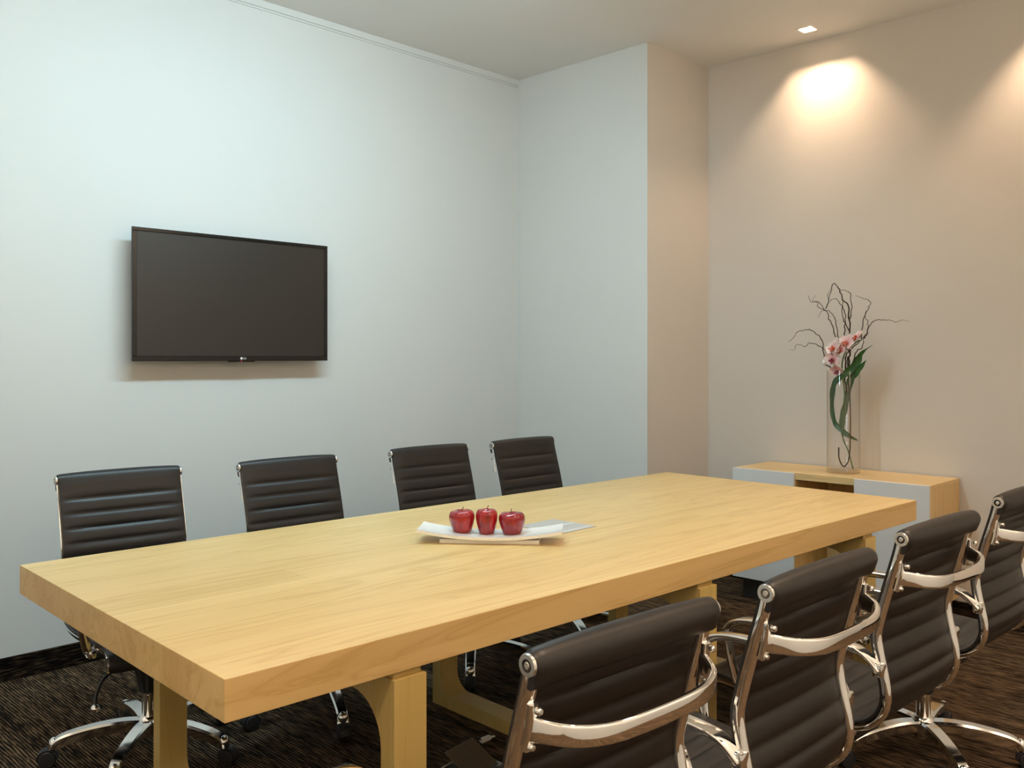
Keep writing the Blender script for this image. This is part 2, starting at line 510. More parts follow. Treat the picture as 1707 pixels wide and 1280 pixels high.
finish('screen', bm, M['screen'], tv)
bm = bmesh.new()
box(bm, (0.001, -0.22, -0.2), (0.008, 0.22, 0.2), 0.001, 1)
for y in (-0.16, 0.16): box(bm, (0.007, y - 0.02, -0.2), (xb - 0.014, y + 0.02, 0.2), 0.002, 1)
finish('wall_bracket', bm, M['black'], tv)
bm = bmesh.new()
box(bm, (xf - 0.010, -0.05, -hh - 0.005), (xf - 0.002, 0.09, -hh + 0.002), 0.002, 1)
fr = finish('sensor_strip', bm, M['bezel'], tv)
bm = bmesh.new(); lathe(bm, [(0.0, 0.0), (0.0022, 0.0), (0.0022, 0.0008), (0, 0.0008)], 10, 'x', (xf - 0.002, 0.018, -hh - 0.001))
finish('standby_light', bm, M['led'], fr)
# maker's mark: round emblem and two letters
bm = bmesh.new()
lathe(bm, [(0.0, 0.0), (0.0062, 0.0), (0.0062, 0.0008), (0, 0.0008)], 20, 'x', (xf, 0.017, -hh + 0.012))
fc = bpy.data.curves.new('letters', 'FONT'); fc.body = 'LG'; fc.size = 0.0135; fc.extrude = 0.0004
fo = bpy.data.objects.new('letters', fc); C.objects.link(fo)
bpy.context.view_layer.update()
lme = bpy.data.meshes.new_from_object(fo.evaluated_get(bpy.context.evaluated_depsgraph_get()))
lme.transform(Matrix(((0, 0, 1, xf + 0.0004), (1, 0, 0, 0.0255), (0, 1, 0, -hh + 0.0073), (0, 0, 0, 1))))
bm.from_mesh(lme); bpy.data.objects.remove(fo); bpy.data.meshes.remove(lme); bpy.data.curves.remove(fc)
finish('maker_emblem', bm, M['silver'], tv)

# ------------------------------------------------------------------ conference table
TL, TW, TZ, TT = 2.868, 1.2, 0.74, 0.0776
tb = tag(empty('conference_table', (2.546, -3.355, 0), radians(87.985)), 'long pale maple conference table with thick top in the middle of the room', 'table')
bm = bmesh.new(); box(bm, (0, 0, TZ - TT), (TL, TW, TZ), 0.0015, 2)
finish('tabletop', bm, M['maple'], tb)
def trestle(x0, x1):
    bm = bmesh.new()
    z0, z1 = 0.0, TZ - TT - 0.015
    lt, fb, tp, R, Rb = 0.046, 0.048, 0.050, 0.100, 0.070
    iy0, iy1, iz0, iz1 = lt, TW - lt, z0 + fb, z1 - tp
    k = 8; inner = []; outer = []
    for (cy, cz, a0, oc) in ((iy1 - R, iz1 - R, 0, (TW, z1)), (iy0 + R, iz1 - R, 90, (0, z1)), (iy0 + Rb, iz0 + Rb, 180, (0, z0)), (iy1 - Rb, iz0 + Rb, 270, (TW, z0))):
        r = R if a0 < 180 else Rb
        for i in range(k + 1):
            a = radians(a0 + 90 * i / k)
            inner.append((cy + r * cos(a), cz + r * sin(a)))
            dy, dz = cos(a), sin(a)
            t = i / k
            ps = {0: ((TW, cz), (cy, z1)), 90: ((cy, z1), (0, cz)), 180: ((0, cz), (cy, z0)), 270: ((cy, z0), (TW, cz))}[a0]
            if t < 0.5: q = tuple(u + (w - u) * t * 2 for u, w in zip(ps[0], oc))
            else: q = tuple(u + (w - u) * (t - 0.5) * 2 for u, w in zip(oc, ps[1]))
            outer.append(q)
    n = len(inner)
    V = [[bm.verts.new((x, *p)) for p in L] for L in (inner, outer) for x in (x0, x1)]
    i0, i1, o0, o1 = V
    for i in range(n):
        j = (i + 1) % n
        bm.faces.new((i0[i], i0[j], o0[j], o0[i])); bm.faces.new((i1[i], o1[i], o1[j], i1[j]))
        bm.faces.new((i0[i], i1[i], i1[j], i0[j])); bm.faces.new((o0[i], o0[j], o1[j], o1[i]))
    t = finish('trestle_frame', bm, M['maple_leg'], tb, 25)
    bm = bmesh.new(); box(bm, (x0 + 0.006, 0.012, z1), (x1 - 0.006, TW - 0.012, TZ - TT))
    finish('spacer_rail', bm, M['maple_leg'], t)
for x0 in (0.362, 1.417, 2.432): trestle(x0, x0 + 0.082)

# ------------------------------------------------------------------ cabinet
cx0, cx1, cy0, cy1, cz = 1.412, 2.440, 0.2151, 0.6115, 0.703
cb = tag(empty('sideboard_cabinet', (cx0, cy0, 0)), 'low maple sideboard with pale lacquered doors and an open middle under the vase', 'cabinet')
W_, D_ = cx1 - cx0, cy1 - cy0
n0, n1 = 1.768 - cx0, 2.083 - cx0
fd = 0.018
bm = bmesh.new(); box(bm, (0, fd, cz - 0.020), (W_, D_, cz), 0.001, 1); finish('top_board', bm, M['maple_cab'], cb)
for nm, x0, x1 in (('side_panel', 0, 0.02), ('side_panel', W_ - 0.02, W_)):
    bm = bmesh.new(); box(bm, (x0, fd, 0.115), (x1, D_, cz - 0.020)); finish(nm, bm, M['maple_side'], cb)
for x0, x1 in ((n0 - 0.02, n0), (n1, n1 + 0.02)):
    bm = bmesh.new(); box(bm, (x0, fd, 0.115), (x1, D_ - 0.02, cz - 0.020)); finish('divider_panel', bm, M['maple_side'], cb)
bm = bmesh.new(); box(bm, (0.02, D_ - 0.02, 0.115), (W_ - 0.02, D_, cz - 0.020)); finish('back_panel', bm, M['maple_side'], cb)
bm = bmesh.new(); box(bm, (0.02, fd, 0.115), (n0 - .02, D_ - 0.02, 0.135)); box(bm, (n0, fd, 0.115), (n1, D_ - 0.02, 0.135)); box(bm, (n1 + .02, fd, 0.115), (W_ - .02, D_ - 0.02, 0.135))
finish('bottom_board', bm, M['maple_cab'], cb)
bm = bmesh.new(); box(bm, (n0, fd, cz - 0.034), (n1, fd + 0.016, cz - 0.020)); finish('niche_rail', bm, M['maple_cab'], cb)
for x0, x1 in ((0, n0 - 0.001), (n1 + 0.001, W_)):
    bm = bmesh.new(); box(bm, (x0, 0, 0.118), (x1, fd - 0.001, cz), 0.0012, 1)
    finish('door', bm, M['lacquer'], cb, label='pale blue-white lacquered cabinet door')
bm = bmesh.new(); box(bm, (0.03, 0.06, 0.0), (W_ - 0.03, D_, 0.115)); finish('plinth', bm, M['plinth'], cb)

# ------------------------------------------------------------------ office chair
YC = -0.296     # the headroll stands this far behind the column
RAIL = [(0, .880), (.008, .845), (.024, .790), (.040, .735), (.054, .682), (.061, .645), (.056, .605), (.047, .565), (.040, .530),
        (.038, .500), (.045, .470), (.062, .443), (.092, .420), (.135, .408), (.20, .405), (.28, .409), (.36, .416), (.44, .424), (.50, .428), (.540, .422), (.560, .402), (.556, .380)]
rail = [(y + YC, z) for y, z in smooth_path(RAIL, 6)]
def arc_len(P):
    s = [0.0]
    for a, b in zip(P, P[1:]): s.append(s[-1] + math.hypot(b[0] - a[0], b[1] - a[1]))
    return s
def resample(P, s0, s1, n):
    S = arc_len(P); out = []
    for k in range(n + 1):
        s = s0 + (s1 - s0) * k / n
        i = max(0, min(len(S) - 2, next((j for j in range(len(S) - 1) if S[j + 1] >= s), len(S) - 2)))
        t = (s - S[i]) / max(1e-9, S[i + 1] - S[i])
        out.append((P[i][0] + (P[i + 1][0] - P[i][0]) * t, P[i][1] + (P[i + 1][1] - P[i][1]) * t))
    return out
RS = arc_len(rail)[-1]
S_SAG = 0.515                 # where back turns into seat
PITCH, FIRST = 0.0495, 0.070
def padded_sheet(bm, s0, s1, hw=0.2055):
    """ribbed leather sling between arc lengths s0 and s1 of the rail"""
    n = int((s1 - s0) / 0.0052)
    P = resample(rail, s0, s1, n)
    xs = [-1, -.995, -.975, -.93, -.85, -.7, -.5, -.25, 0, .25, .5, .7, .85, .93, .975, .995, 1]
    F, B = [], []
    for i, (y, z) in enumerate(P):
        a, b = P[max(0, i - 1)], P[min(n, i + 1)]
        t = Vector((b[0] - a[0], b[1] - a[1])).normalized()
        nrm = Vector((-t.y, t.x))            # towards the sitter
        if nrm.x < 0 and s0 < 0.1 and i < 5: nrm = -nrm
        s = s0 + (s1 - s0) * i / n
        u = (s / FIRST) if s < FIRST else ((s - FIRST) / PITCH) % 1.0
        puff = 1 - abs(2 * u - 1) ** 3.2
        puff = 1.0 if s < FIRST / 2 else max(0.0, puff)
        f, k = [], []
        for x in xs:
            e = 1 - abs(x) ** 7
            c = -0.006 * (1 - x * x) if s < S_SAG else -0.010 * (1 - x * x)   # slight hammock
            c *= min(1, max(0, (s - .02) / .14)) * min(1, max(0, (RS - .03 - s) / .12))
            o = 0.0125
            tf = 0.0032 + 0.0082 * e * (0.20 + 0.80 * puff)
            ub = ((s - FIRST) / PITCH) % 1.0
            pb = 1 - abs(2 * ub - 1) ** 2.4
            tb_ = -0.0030 - 0.0085 * e * (0.10 + 0.90 * pb)
            q = Vector((y, z)) + nrm * (o + c + tf); f.append(bm.verts.new((x * hw, q.x, q.y)))
            q = Vector((y, z)) + nrm * (o + c + tb_); k.append(bm.verts.new((x * hw, q.x, q.y)))
        F.append(f); B.append(k)
    m = len(xs)
    if s0 < 0.1:                 # the front leather runs up over the headroll
        for dy, z in ((.0215, .886), (.0185, .8955), (.0115, .9030), (.0, .9068)):
            f, k = [], []
            for x in xs:
                e = 1 - abs(x) ** 7
                e3 = (.0205 + .0057 * (1 - abs(x) ** 3.2)) / .0268
                f.append(bm.verts.new((x * hw, YC + dy * e3, .880 + (z - .880) * e3)))
                k.append(bm.verts.new((x * hw, YC + dy * .5, .880 + (z - .880) * .5)))
            F.insert(0, f); B.insert(0, k)
        n = len(F) - 1
    for i in range(n):
        for j in range(m - 1):
            bm.faces.new((F[i][j], F[i][j + 1], F[i + 1][j + 1], F[i + 1][j]))
            bm.faces.new((B[i][j], B[i + 1][j], B[i + 1][j + 1], B[i][j + 1]))
        bm.faces.new((F[i][0], F[i + 1][0], B[i + 1][0], B[i][0]))
        bm.faces.new((F[i][-1], B[i][-1], B[i + 1][-1], F[i + 1][-1]))
    for r, q in ((F[0], B[0]), (F[-1], B[-1])):
        for j in range(m - 1): bm.faces.new((r[j], q[j], q[j + 1], r[j + 1]))

def make_chair():
    root = empty('office_chair')
    # ribbed back and seat
    bm = bmesh.new(); padded_sheet(bm, 0.012, S_SAG); finish('backrest', bm, M['leather'], root, 60)
    bm = bmesh.new(); padded_sheet(bm, S_SAG + 0.0005, RS - 0.004); finish('seat', bm, M['leather'], root, 60)
    # headroll with the wrapped flap behind
    bm = bmesh.new()
    prof = [(cos(radians(a)), sin(radians(a))) for a in range(-70, 201, 15)]       # (y forward, z)
    xs = [-.2085, -.2075, -.203, -.19, -.16, -.11, -.05, 0, .05, .11, .16, .19, .203, .2075, .2085]
    rings = []
    for x in xs:
        e = 1 - abs(x / .209) ** 3.2
        r = 0.0170 + 0.0040 * min(1, (0.2085 - abs(x)) / 0.006) + 0.0055 * e
        ring = [bm.verts.new((x, YC + r * p, .880 + r * q)) for p, q in prof]
        ring += [bm.verts.new((x, YC - r * 0.72, .880 - r * 0.92)), bm.verts.new((x, YC - 0.009, .880 - 0.030)), bm.verts.new((x, YC - 0.003, .880 - 0.035)), bm.verts.new((x, YC + 0.004, .880 - 0.034)), bm.verts.new((x, YC + r * 0.45, .880 - r * 1.0))]
        rings.append(ring)
    m = len(rings[0])
    for ring in rings:
        for v in ring[:len(prof)]:
            if v.co.y > YC: v.co.y = YC + (v.co.y - YC) * 0.72
    for a, b in zip(rings, rings[1:]):
        for i in range(m): bm.faces.new((a[i], a[(i + 1) % m], b[(i + 1) % m], b[i]))
    bm.faces.new(rings[0][::-1]); bm.faces.new(rings[-1])
    finish('headroll', bm, M['leather'], root, 50)
    # polished side frames with disc caps
    SEC = [(-.0108, -.008)] + [(-.0108 * cos(pi * k / 8), -.004 + .0135 * sin(pi * k / 8) ** .75 if 0 < k < 8 else -.004) for k in range(9)] + [(.0108, -.008)]
    for sx in (-1, 1):
        bm = bmesh.new()
        pth = [(sx * 0.1985, y, z) for y, z in resample(rail, 0.012, RS, 90)]
        sweep(bm, pth, SEC, Vector((1, 0, 0)))
        sf = finish('side_frame', bm, M['chrome'], root, 50)
        bm = bmesh.new(); MM = Matrix.Diagonal((sx, 1, 1, 1)); cc = (0, YC, .880)
        lathe(bm, [(0, .206), (.0152, .206), (.0166, .2085), (.0166, .211), (.0154, .2135), (.0092, .2135), (.0088, .2105), (0, .2105)], 28, 'x', cc, 0, MM)
        lathe(bm, [(.0088, .2108), (.0040, .2108), (0, .2108)], 24, 'x', cc, 1, MM)
        lathe(bm, [(.0052, .2106), (.0052, .2130), (.0044, .2136), (.0022, .2136), (.0018, .2120), (0, .2120)], 18, 'x', cc, 0, MM)
        finish('end_cap', bm, [M['capmetal'], M['capdark']], sf, 30, 'silver disc cap with recessed screw')
    # cast crossbar behind the back
    bm = bmesh.new()
    cbp = smooth_path([(-.199, -.280, .789), (-.190, -.300, .787), (-.160, -.334, .782), (-.100, -.352, .776), (0, -.355, .774), (.100, -.352, .776), (.160, -.334, .782), (.190, -.300, .787), (.199, -.280, .789)], 5)
    nn = len(cbp)
    sc = [((1.0 + 0.40 * abs(2 * i / (nn - 1) - 1) ** 3), 1) for i in range(nn)]
    sweep(bm, cbp, rrect(0.031, 0.012, 0.005), Vector((0, 0, 1)), scales=sc)
    for sx in (-1, 1):
        pl = [(sx * .1985, -.290 + d, z) for d, z in ((-.002, .824), (.002, .79), (.010, .757))]
        sweep(bm, pl, rrect(0.016, 0.012, 0.004), Vector((1, 0, 0)))
    st = finish('back_stretcher', bm, M['chrome'], root, 40)
    for sx in (-1, 1):
        for d, z in ((-.004, .817), (.011, .763)):
            bm = bmesh.new()
            lathe(bm, [(0, .002), (.0058, .002), (.0058, -.004), (.004, -.0065), (0, -.007)], 12, 'y', (sx * .1985, YC - .003 + d, z))
            finish('stretcher_bolt', bm, M['capmetal'], st, 40)
    # loop arms
    for sx in (-1, 1):
        A = [(.214, .052, .570), (.226, .076, .600), (.237, .102, .616), (.247, .16, .626), (.256, .28, .629), (.258, .365, .626), (.257, .415, .614), (.254, .440, .590), (.250, .442, .552), (.240, .432, .480), (.226, .418, .420), (.212, .402, .392)]
        p = smooth_path([(sx * x, y + YC, z) for x, y, z in A], 5)
        n = len(p)
        bm = bmesh.new()
        scl = [((1.0 + 0.10 * max(0, 1 - i / 12)) * (1.0 - 0.18 * max(0, (i - n * 0.62) / (n * 0.38))), 1) for i in range(n)]
        sweep(bm, p, rrect(0.032, 0.009, 0.003), Vector((1, 0, 0)), scales=scl)
        # stiffening rib under the strap
        rib = []
        for i in range(2, n - 1):
            t = (Vector(p[min(n - 1, i + 1)]) - Vector(p[i - 1])).normalized()
            nv = t.cross(Vector((1, 0, 0))).normalized()
            rib.append(Vector(p[i]) + nv * 0.008)
        sweep(bm, rib, rrect(0.008, 0.012, 0.002, 2), Vector((1, 0, 0)))
        # mounting lugs on the frame
        box(bm, (-.014, -.012, -.016), (.014, .012, .016), 0.004, 2, M4=Matrix.Translation((sx * .212, .052 + YC, .568)))
        box(bm, (-.012, -.018, -.012), (.012, .018, .012), 0.004, 2, M4=Matrix.Translation((sx * .208, .402 + YC, .396)))
        ar = finish('armrest', bm, M['chrome'], root, 40)
        bm = bmesh.new()
        lathe(bm, [(0, .220), (.0075, .220), (.0075, .2275), (.005, .230), (.002, .229), (0, .2275)], 14, 'x', (0, .052 + YC, .568), M4=Matrix.Diagonal((sx, 1, 1, 1)))
        finish('arm_bolt', bm, M['capmetal'], ar, 40)
    # seat stretchers, tilt mechanism, lever
    bm = bmesh.new()
    for y in (-.13, .11):
        zz = .398 if y < 0 else .409
        pth = smooth_path([(-.195, y, zz), (-.14, y, zz - .030), (-.07, y * .8, .352), (.07, y * .8, .352), (.14, y, zz - .030), (.195, y, zz)], 5)
        sweep(bm, pth, rrect(0.036, 0.012, 0.004), Vector((0, 1, 0)))
    finish('seat_stretcher', bm, M['chrome'], root, 40)
    bm = bmesh.new()
    box(bm, (-.075, -.115, .315), (.075, .115, .356), 0.012, 3)
    lathe(bm, [(.028, .205), (.031, .212), (.038, .245), (.046, .275), (.046, .318), (0, .318)], 24)
    mech = finish('tilt_mechanism', bm, M['black'], root, 35)
    bm = bmesh.new()
    lp = smooth_path([(.03, .02, .325), (.10, .045, .318), (.160, .07, .300), (.190, .095, .265), (.198, .112, .240)], 5)
    sweep(bm, lp, circ(.0052, 10))
    lv = finish('lever', bm, M['black'], mech, 60)
    bm = bmesh.new(); bmesh.ops.create_uvsphere(bm, u_segments=18, v_segments=12, radius=.0135, matrix=Matrix.Translation((.200, .116, .229)))
    finish('lever_knob', bm, M['chrome'], lv, 180, 'chrome ball')
    bm = bmesh.new()
    lathe(bm, [(.0225, .095), (.0225, .197), (.026, .199), (.026, .208), (.0, .208)], 28)
    finish('gas_column', bm, M['chrome'], root, 40)
    # five star base
    bm = bmesh.new()
    lathe(bm, [(0, .058), (.026, .058), (.030, .064), (.036, .110), (.034, .120), (.027, .127), (0, .127)], 30)
    base = finish('star_base', bm, M['alu'], root, 40)
    for k in range(5):
        R = Matrix.Rotation(2 * pi * k / 5, 4, 'Z')
        bm = bmesh.new()
        pth = smooth_path([(0, .022, .108), (0, .08, .112), (0, .15, .108), (0, .21, .099), (0, .255, .088), (0, .281, .074), (0, .290, .054)], 6)
        n = len(pth)
        sec = [(-.024, .003), (-.018, .009), (.018, .009), (.024, .003), (.022, -.005), (.011, -.009), (.009, -.030), (-.009, -.030), (-.011, -.009), (-.022, -.005)]
        sc = []
        for i in range(n):
            t = i / (n - 1)
            sc.append((1.0 - 0.28 * t + 0.12 * max(0, (t - .85) / .15), 1.0 if t < 0.7 else 1.0 - 0.45 * (t - 0.7) / 0.3))
        sec2 = [(a, -b) for a, b in sec]
        sweep(bm, pth, sec2, Vector((1, 0, 0)), scales=sc)
        bmesh.ops.create_uvsphere(bm, u_segments=16, v_segments=10, radius=1.0, matrix=Matrix.Translation((0, .283, .069)) @ Matrix.Diagonal((.0185, .0155, .022, 1)))
        bm.transform(R)
        finish('base_leg', bm, M['alu'], base, 30)
        bm = bmesh.new()
        # hooded twin wheel
        for s in (-1, 1):
            lathe(bm, [(0, s * .0035), (.0245, s * .0035), (.0262, s * .006), (.0262, s * .0185), (.0235, s * .0215), (.012, s * .0225), (0, s * .0225)], 24, 'x', (0, .300, .0262))
        hood = []
        for i in range(11):
            a = radians(-5 + 190 * i / 10)
            hood.append((0, .300 + .0295 * cos(a), .0262 + .0295 * sin(a)))
        sweep(bm, hood, rrect(0.034, 0.004, 0.0015, 2), Vector((1, 0, 0)))
        lathe(bm, [(0, .046), (.010, .046), (.010, .066), (0, .066)], 12, 'z', (0, .290, 0))
        bm.transform(R)
        finish('caster', bm, M['rubber'], base, 40)
    return root

def copy_tree(o, parent=None):
    c = o.copy(); C.objects.link(c)
    if parent is not None: c.parent = parent
    for ch in list(o.children): copy_tree(ch, c)
    return c

CH = [
    (1.066, -2.835, -95.2, 10, 'black ribbed office chair behind the table, nearest the camera on the television side', 'tv'),
    (1.166, -2.208, -93.2, 30, "black ribbed office chair in the far row, second from the left", 'tv'),
    (1.197, -1.512, -93.8, 10, 'black ribbed office chair on the television side, directly behind the plate of apples', 'tv'),
    (1.232, -0.930, -90.8, 22, 'black ribbed office chair on the television side, farthest from the camera, nearest the wall corner', 'tv'),
    (2.875, -3.006, 86.5, 15, 'black ribbed office chair seen from behind, nearest the camera, cut off by the bottom edge', 'near'),
    (2.907, -2.448, 89.0, 40, 'black ribbed office chair seen from behind, second from the camera in the near row', 'near'),
    (2.898, -1.787, 87.0, 0, 'black ribbed office chair seen from behind, third in the near row', 'near'),
    (2.884, -1.066, 88.1, 7, 'black ribbed office chair at the right edge of the photo, farthest of the near row', 'near'),
]
proto = make_chair()
for i, (x, y, h, phi, label, row) in enumerate(CH):
    o = proto if i == 0 else copy_tree(proto)
    o.location = (x, y, 0); o.rotation_euler = (0, 0, radians(h))
    tag(o, label, 'chair', 'office chairs along the television side of the table' if row == 'tv' else 'office chairs along the near side of the table')
    for ch in o.children:
        if ch.name.startswith('star_base'): ch.rotation_euler = (0, 0, radians(phi - h))

# ------------------------------------------------------------------ plate and apples
PA = radians(40.0)
PC = Vector((2.022, -2.200, TZ))
pt = tag(empty('serving_plate', PC, PA), 'long white upturned porcelain plate holding three apples on the table', 'plate')
bm = bmesh.new()
nu, nv = 28, 8
def pz(u, v): return 0.0115 + 0.022 * abs(u / .218) ** 2.2 + 0.003 * (abs(v) / .066) ** 2
T_, B_ = [], []
for i in range(nu + 1):
    u = -.218 + .436 * i / nu
    T_.append([bm.verts.new((u, -.066 + .132 * j / nv, pz(u, -.066 + .132 * j / nv) + .008)) for j in range(nv + 1)])
    B_.append([bm.verts.new((u, -.066 + .132 * j / nv, pz(u, -.066 + .132 * j / nv) - .001)) for j in range(nv + 1)])
for i in range(nu):
    for j in range(nv):
        bm.faces.new((T_[i][j], T_[i + 1][j], T_[i + 1][j + 1], T_[i][j + 1]))
        bm.faces.new((B_[i][j], B_[i][j + 1], B_[i + 1][j + 1], B_[i + 1][j]))
    bm.faces.new((T_[i][0], B_[i][0], B_[i + 1][0], T_[i + 1][0])); bm.faces.new((T_[i][nv], T_[i + 1][nv], B_[i + 1][nv], B_[i][nv]))
for j in range(nv):
    bm.faces.new((T_[0][j], T_[0][j + 1], B_[0][j + 1], B_[0][j])); bm.faces.new((T_[nu][j], B_[nu][j], B_[nu][j + 1], T_[nu][j + 1]))
finish('dish', bm, M['porcelain'], pt, 40)
bm = bmesh.new(); box(bm, (-.150, -.052, 0), (.150, .052, .0135), 0.002, 2); finish('foot', bm, M['porcelain'], pt)

def apple(u, v, R, H, mat, label, rz, lean=(0, 0)):
    z = TZ + pz(u, v) + 0.0082
    w = Matrix.Translation(PC) @ Matrix.Rotation(PA, 4, 'Z') @ Vector((u, v, 0))
    ap = tag(empty('apple', (w.x, w.y, z), rz), label, 'apple', 'apples on the white plate')
    ap.rotation_euler = (lean[0], lean[1], rz)
    prof = [(0.0, .08), (.25, .05), (.45, .012), (.58, .0), (.67, .03), (.755, .13), (.85, .29), (.935, .46), (.99, .61), (1.0, .73), (.96, .845), (.85, .935), (.67, .985), (.48, .99), (.30, .955), (.14, .905), (0.0, .88)]
    prof = smooth_path(prof, 2)
    seg = 30; bm = bmesh.new(); rings = []
    for r, h in prof:
        if r < 1e-4: rings.append([bm.verts.new((0, 0, max(0, h) * H))]); continue
        ring = []
        for i in range(seg):
            a = 2 * pi * i / seg
            lob = 1 + 0.024 * cos(5 * a) * (1 - h) + 0.012 * cos(5 * a) * max(0, h - .7)
            dz = (0.016 * cos(5 * a) * r if h > .85 or h < .12 else 0)
            ring.append(bm.verts.new((R * r * lob * cos(a), R * r * lob * sin(a), max(0.0, (h + dz) * H))))
        rings.append(ring)
    for A, B in zip(rings, rings[1:]):
        for i in range(seg):
            j = (i + 1) % seg
            if len(A) == 1: bm.faces.new((A[0], B[i], B[j]))
            elif len(B) == 1: bm.faces.new((A[i], A[j], B[0]))
            else: bm.faces.new((A[i], A[j], B[j], B[i]))
    finish('flesh', bm, mat, ap, 180)
    bm = bmesh.new()
    sweep(bm, smooth_path([(0, 0, H * .86), (.001, .001, H * .98), (.004, .002, H * 1.08), (.007, .002, H * 1.13)], 4), circ(.0014, 7), scales=[1 - .2 * (k / 12) + (0.5 if k > 10 else 0) for k in range(13)])
    finish('stalk', bm, M['stalk'], ap, 60)
apple(-.0885, .018, .0395, .0665, M['apple_a'], 'round dark red apple at the left of the three', 0.3, (0.03, -0.05))
apple(-.014, .012, .0335, .0745, M['apple_b'], 'tall narrow bright red apple in the middle of the plate', 1.2)
apple(.064, .008, .0405, .0650, M['apple_c'], 'deep red apple with a glossy top at the right of the plate', 2.2, (-0.02, 0.04))

# ------------------------------------------------------------------ sheet on the table
sh = tag(empty('document_sheet', (2.012, -1.885, TZ), 0.02), 'thin grey sheet lying on the table behind the plate', 'paper')
bm = bmesh.new(); box(bm, (-.094, -.088, 0), (.094, .088, .0025), 0.0006, 1); finish('sheet', bm, M['paper'], sh)
bm = bmesh.new(); box(bm, (-.006, -.084, .0025), (.010, .084, .0029)); box(bm, (.072, -.084, .0025), (.086, .084, .0029)); finish('white_band', bm, M['paperline'], sh)

# ------------------------------------------------------------------ vase with orchid and twigs
VX, VY, VZ = 1.938, 0.420, cz
vs = tag(empty('glass_vase', (VX, VY, VZ)), 'tall clear glass cylinder vase standing on the maple sideboard', 'vase')
bm = bmesh.new()
lathe(bm, [(0, 0), (.079, 0), (.082, .003), (.082, .524), (.0808, .526), (.0792, .524), (.0792, .018), (.076, .014), (0, .014)], 48)
finish('cylinder', bm, M['glass'], vs, 40)

tw = tag(empty('willow_branches', (VX, VY, VZ + .0145)), 'bare curly brown twigs rising from the glass vase', 'branches')
TW = dict(
 J=[(1.922, 0.834), (1.925, 0.775), (1.947, 0.738), (1.968, 0.755), (1.981, 0.812), (1.984, 0.945), (1.983, 1.034), (1.979, 1.15), (1.972, 1.22), (1.968, 1.30)],
 a=[(1.968, 1.12), (1.956, 1.185), (1.96, 1.255), (1.958, 1.296), (1.969, 1.32), (2.002, 1.349), (2.04, 1.377), (2.062, 1.401)],
 b=[(1.979, 1.16), (1.977, 1.239), (1.977, 1.292), (1.984, 1.324), (1.988, 1.422), (1.988, 1.5), (1.986, 1.566), (1.954, 1.589), (1.937, 1.633), (1.926, 1.654), (1.892, 1.681), (1.875, 1.672), (1.858, 1.629), (1.844, 1.6)],
 c=[(1.988, 1.488), (2.0, 1.508), (2.009, 1.561), (2.007, 1.618), (1.992, 1.631), (1.96, 1.642), (1.935, 1.635)],
 d=[(1.984, 1.431), (1.958, 1.476), (1.944, 1.506), (1.95, 1.587), (1.954, 1.589)],
 e=[(1.975, 1.33), (1.954, 1.398), (1.956, 1.439), (1.958, 1.472), (1.965, 1.509), (1.956, 1.538), (1.946, 1.559), (1.922, 1.58), (1.905, 1.6), (1.862, 1.598), (1.836, 1.555)],
 f=[(1.97, 1.335), (1.937, 1.384), (1.905, 1.385), (1.888, 1.424), (1.871, 1.474), (1.853, 1.496), (1.842, 1.534), (1.823, 1.547), (1.789, 1.565), (1.783, 1.595), (1.754, 1.592), (1.738, 1.626)],
 f2=[(1.823, 1.549), (1.798, 1.586), (1.76, 1.596), (1.776, 1.629)],
 g=[(1.925, 1.385), (1.912, 1.411), (1.897, 1.474), (1.892, 1.497), (1.858, 1.537), (1.836, 1.544), (1.809, 1.541), (1.792, 1.51)],
 h=[(1.829, 1.551), (1.849, 1.6), (1.84, 1.617), (1.853, 1.646), (1.871, 1.666)],
 i=[(1.955, 1.20), (1.89, 1.24), (1.853, 1.258), (1.84, 1.296), (1.831, 1.333), (1.818, 1.392), (1.787, 1.422), (1.756, 1.444), (1.729, 1.442), (1.693, 1.432), (1.674, 1.403), (1.647, 1.381)],
 j=[(1.836, 1.338), (1.805, 1.359), (1.756, 1.374), (1.734, 1.353), (1.706, 1.366), (1.684, 1.36), (1.679, 1.338), (1.651, 1.339)],
 k=[(1.89, 1.262), (1.871, 1.287), (1.853, 1.312), (1.834, 1.338), (1.818, 1.35)],
 l=[(2.05, 1.39), (2.054, 1.423), (2.068, 1.486), (2.085, 1.525), (2.103, 1.557), (2.101, 1.581), (2.068, 1.595), (2.04, 1.608)],
 m=[(2.075, 1.405), (2.081, 1.417), (2.089, 1.453), (2.087, 1.481), (2.077, 1.505), (2.097, 1.545), (2.089, 1.549)],
 n=[(2.062, 1.395), (2.072, 1.401), (2.089, 1.445), (2.113, 1.476), (2.133, 1.484), (2.161, 1.483), (2.189, 1.482), (2.216, 1.472), (2.247, 1.481), (2.278, 1.472)],
 o=[(1.985, 1.23), (2.007, 1.296), (2.023, 1.332), (2.048, 1.344), (2.06, 1.373), (2.064, 1.401), (2.089, 1.421)],
)
R0 = dict(J=.0042, a=.0036, b=.0034, c=.0018, d=.0021, e=.0022, f=.0022, f2=.0013, g=.0018, h=.0013, i=.0025, j=.0015, k=.0015, l=.0019, m=.0016, n=.0017, o=.0022)
dep = {}
def depth_at(x, z):
    """twigs spread towards and away from the wall; a smooth wobble keeps joints together"""
    h = max(0.0, z - 1.22)
    return VY - 0.02 + 0.10 * h * sin(9.0 * x + 3.0 * z) + 0.06 * h * cos(17 * x)
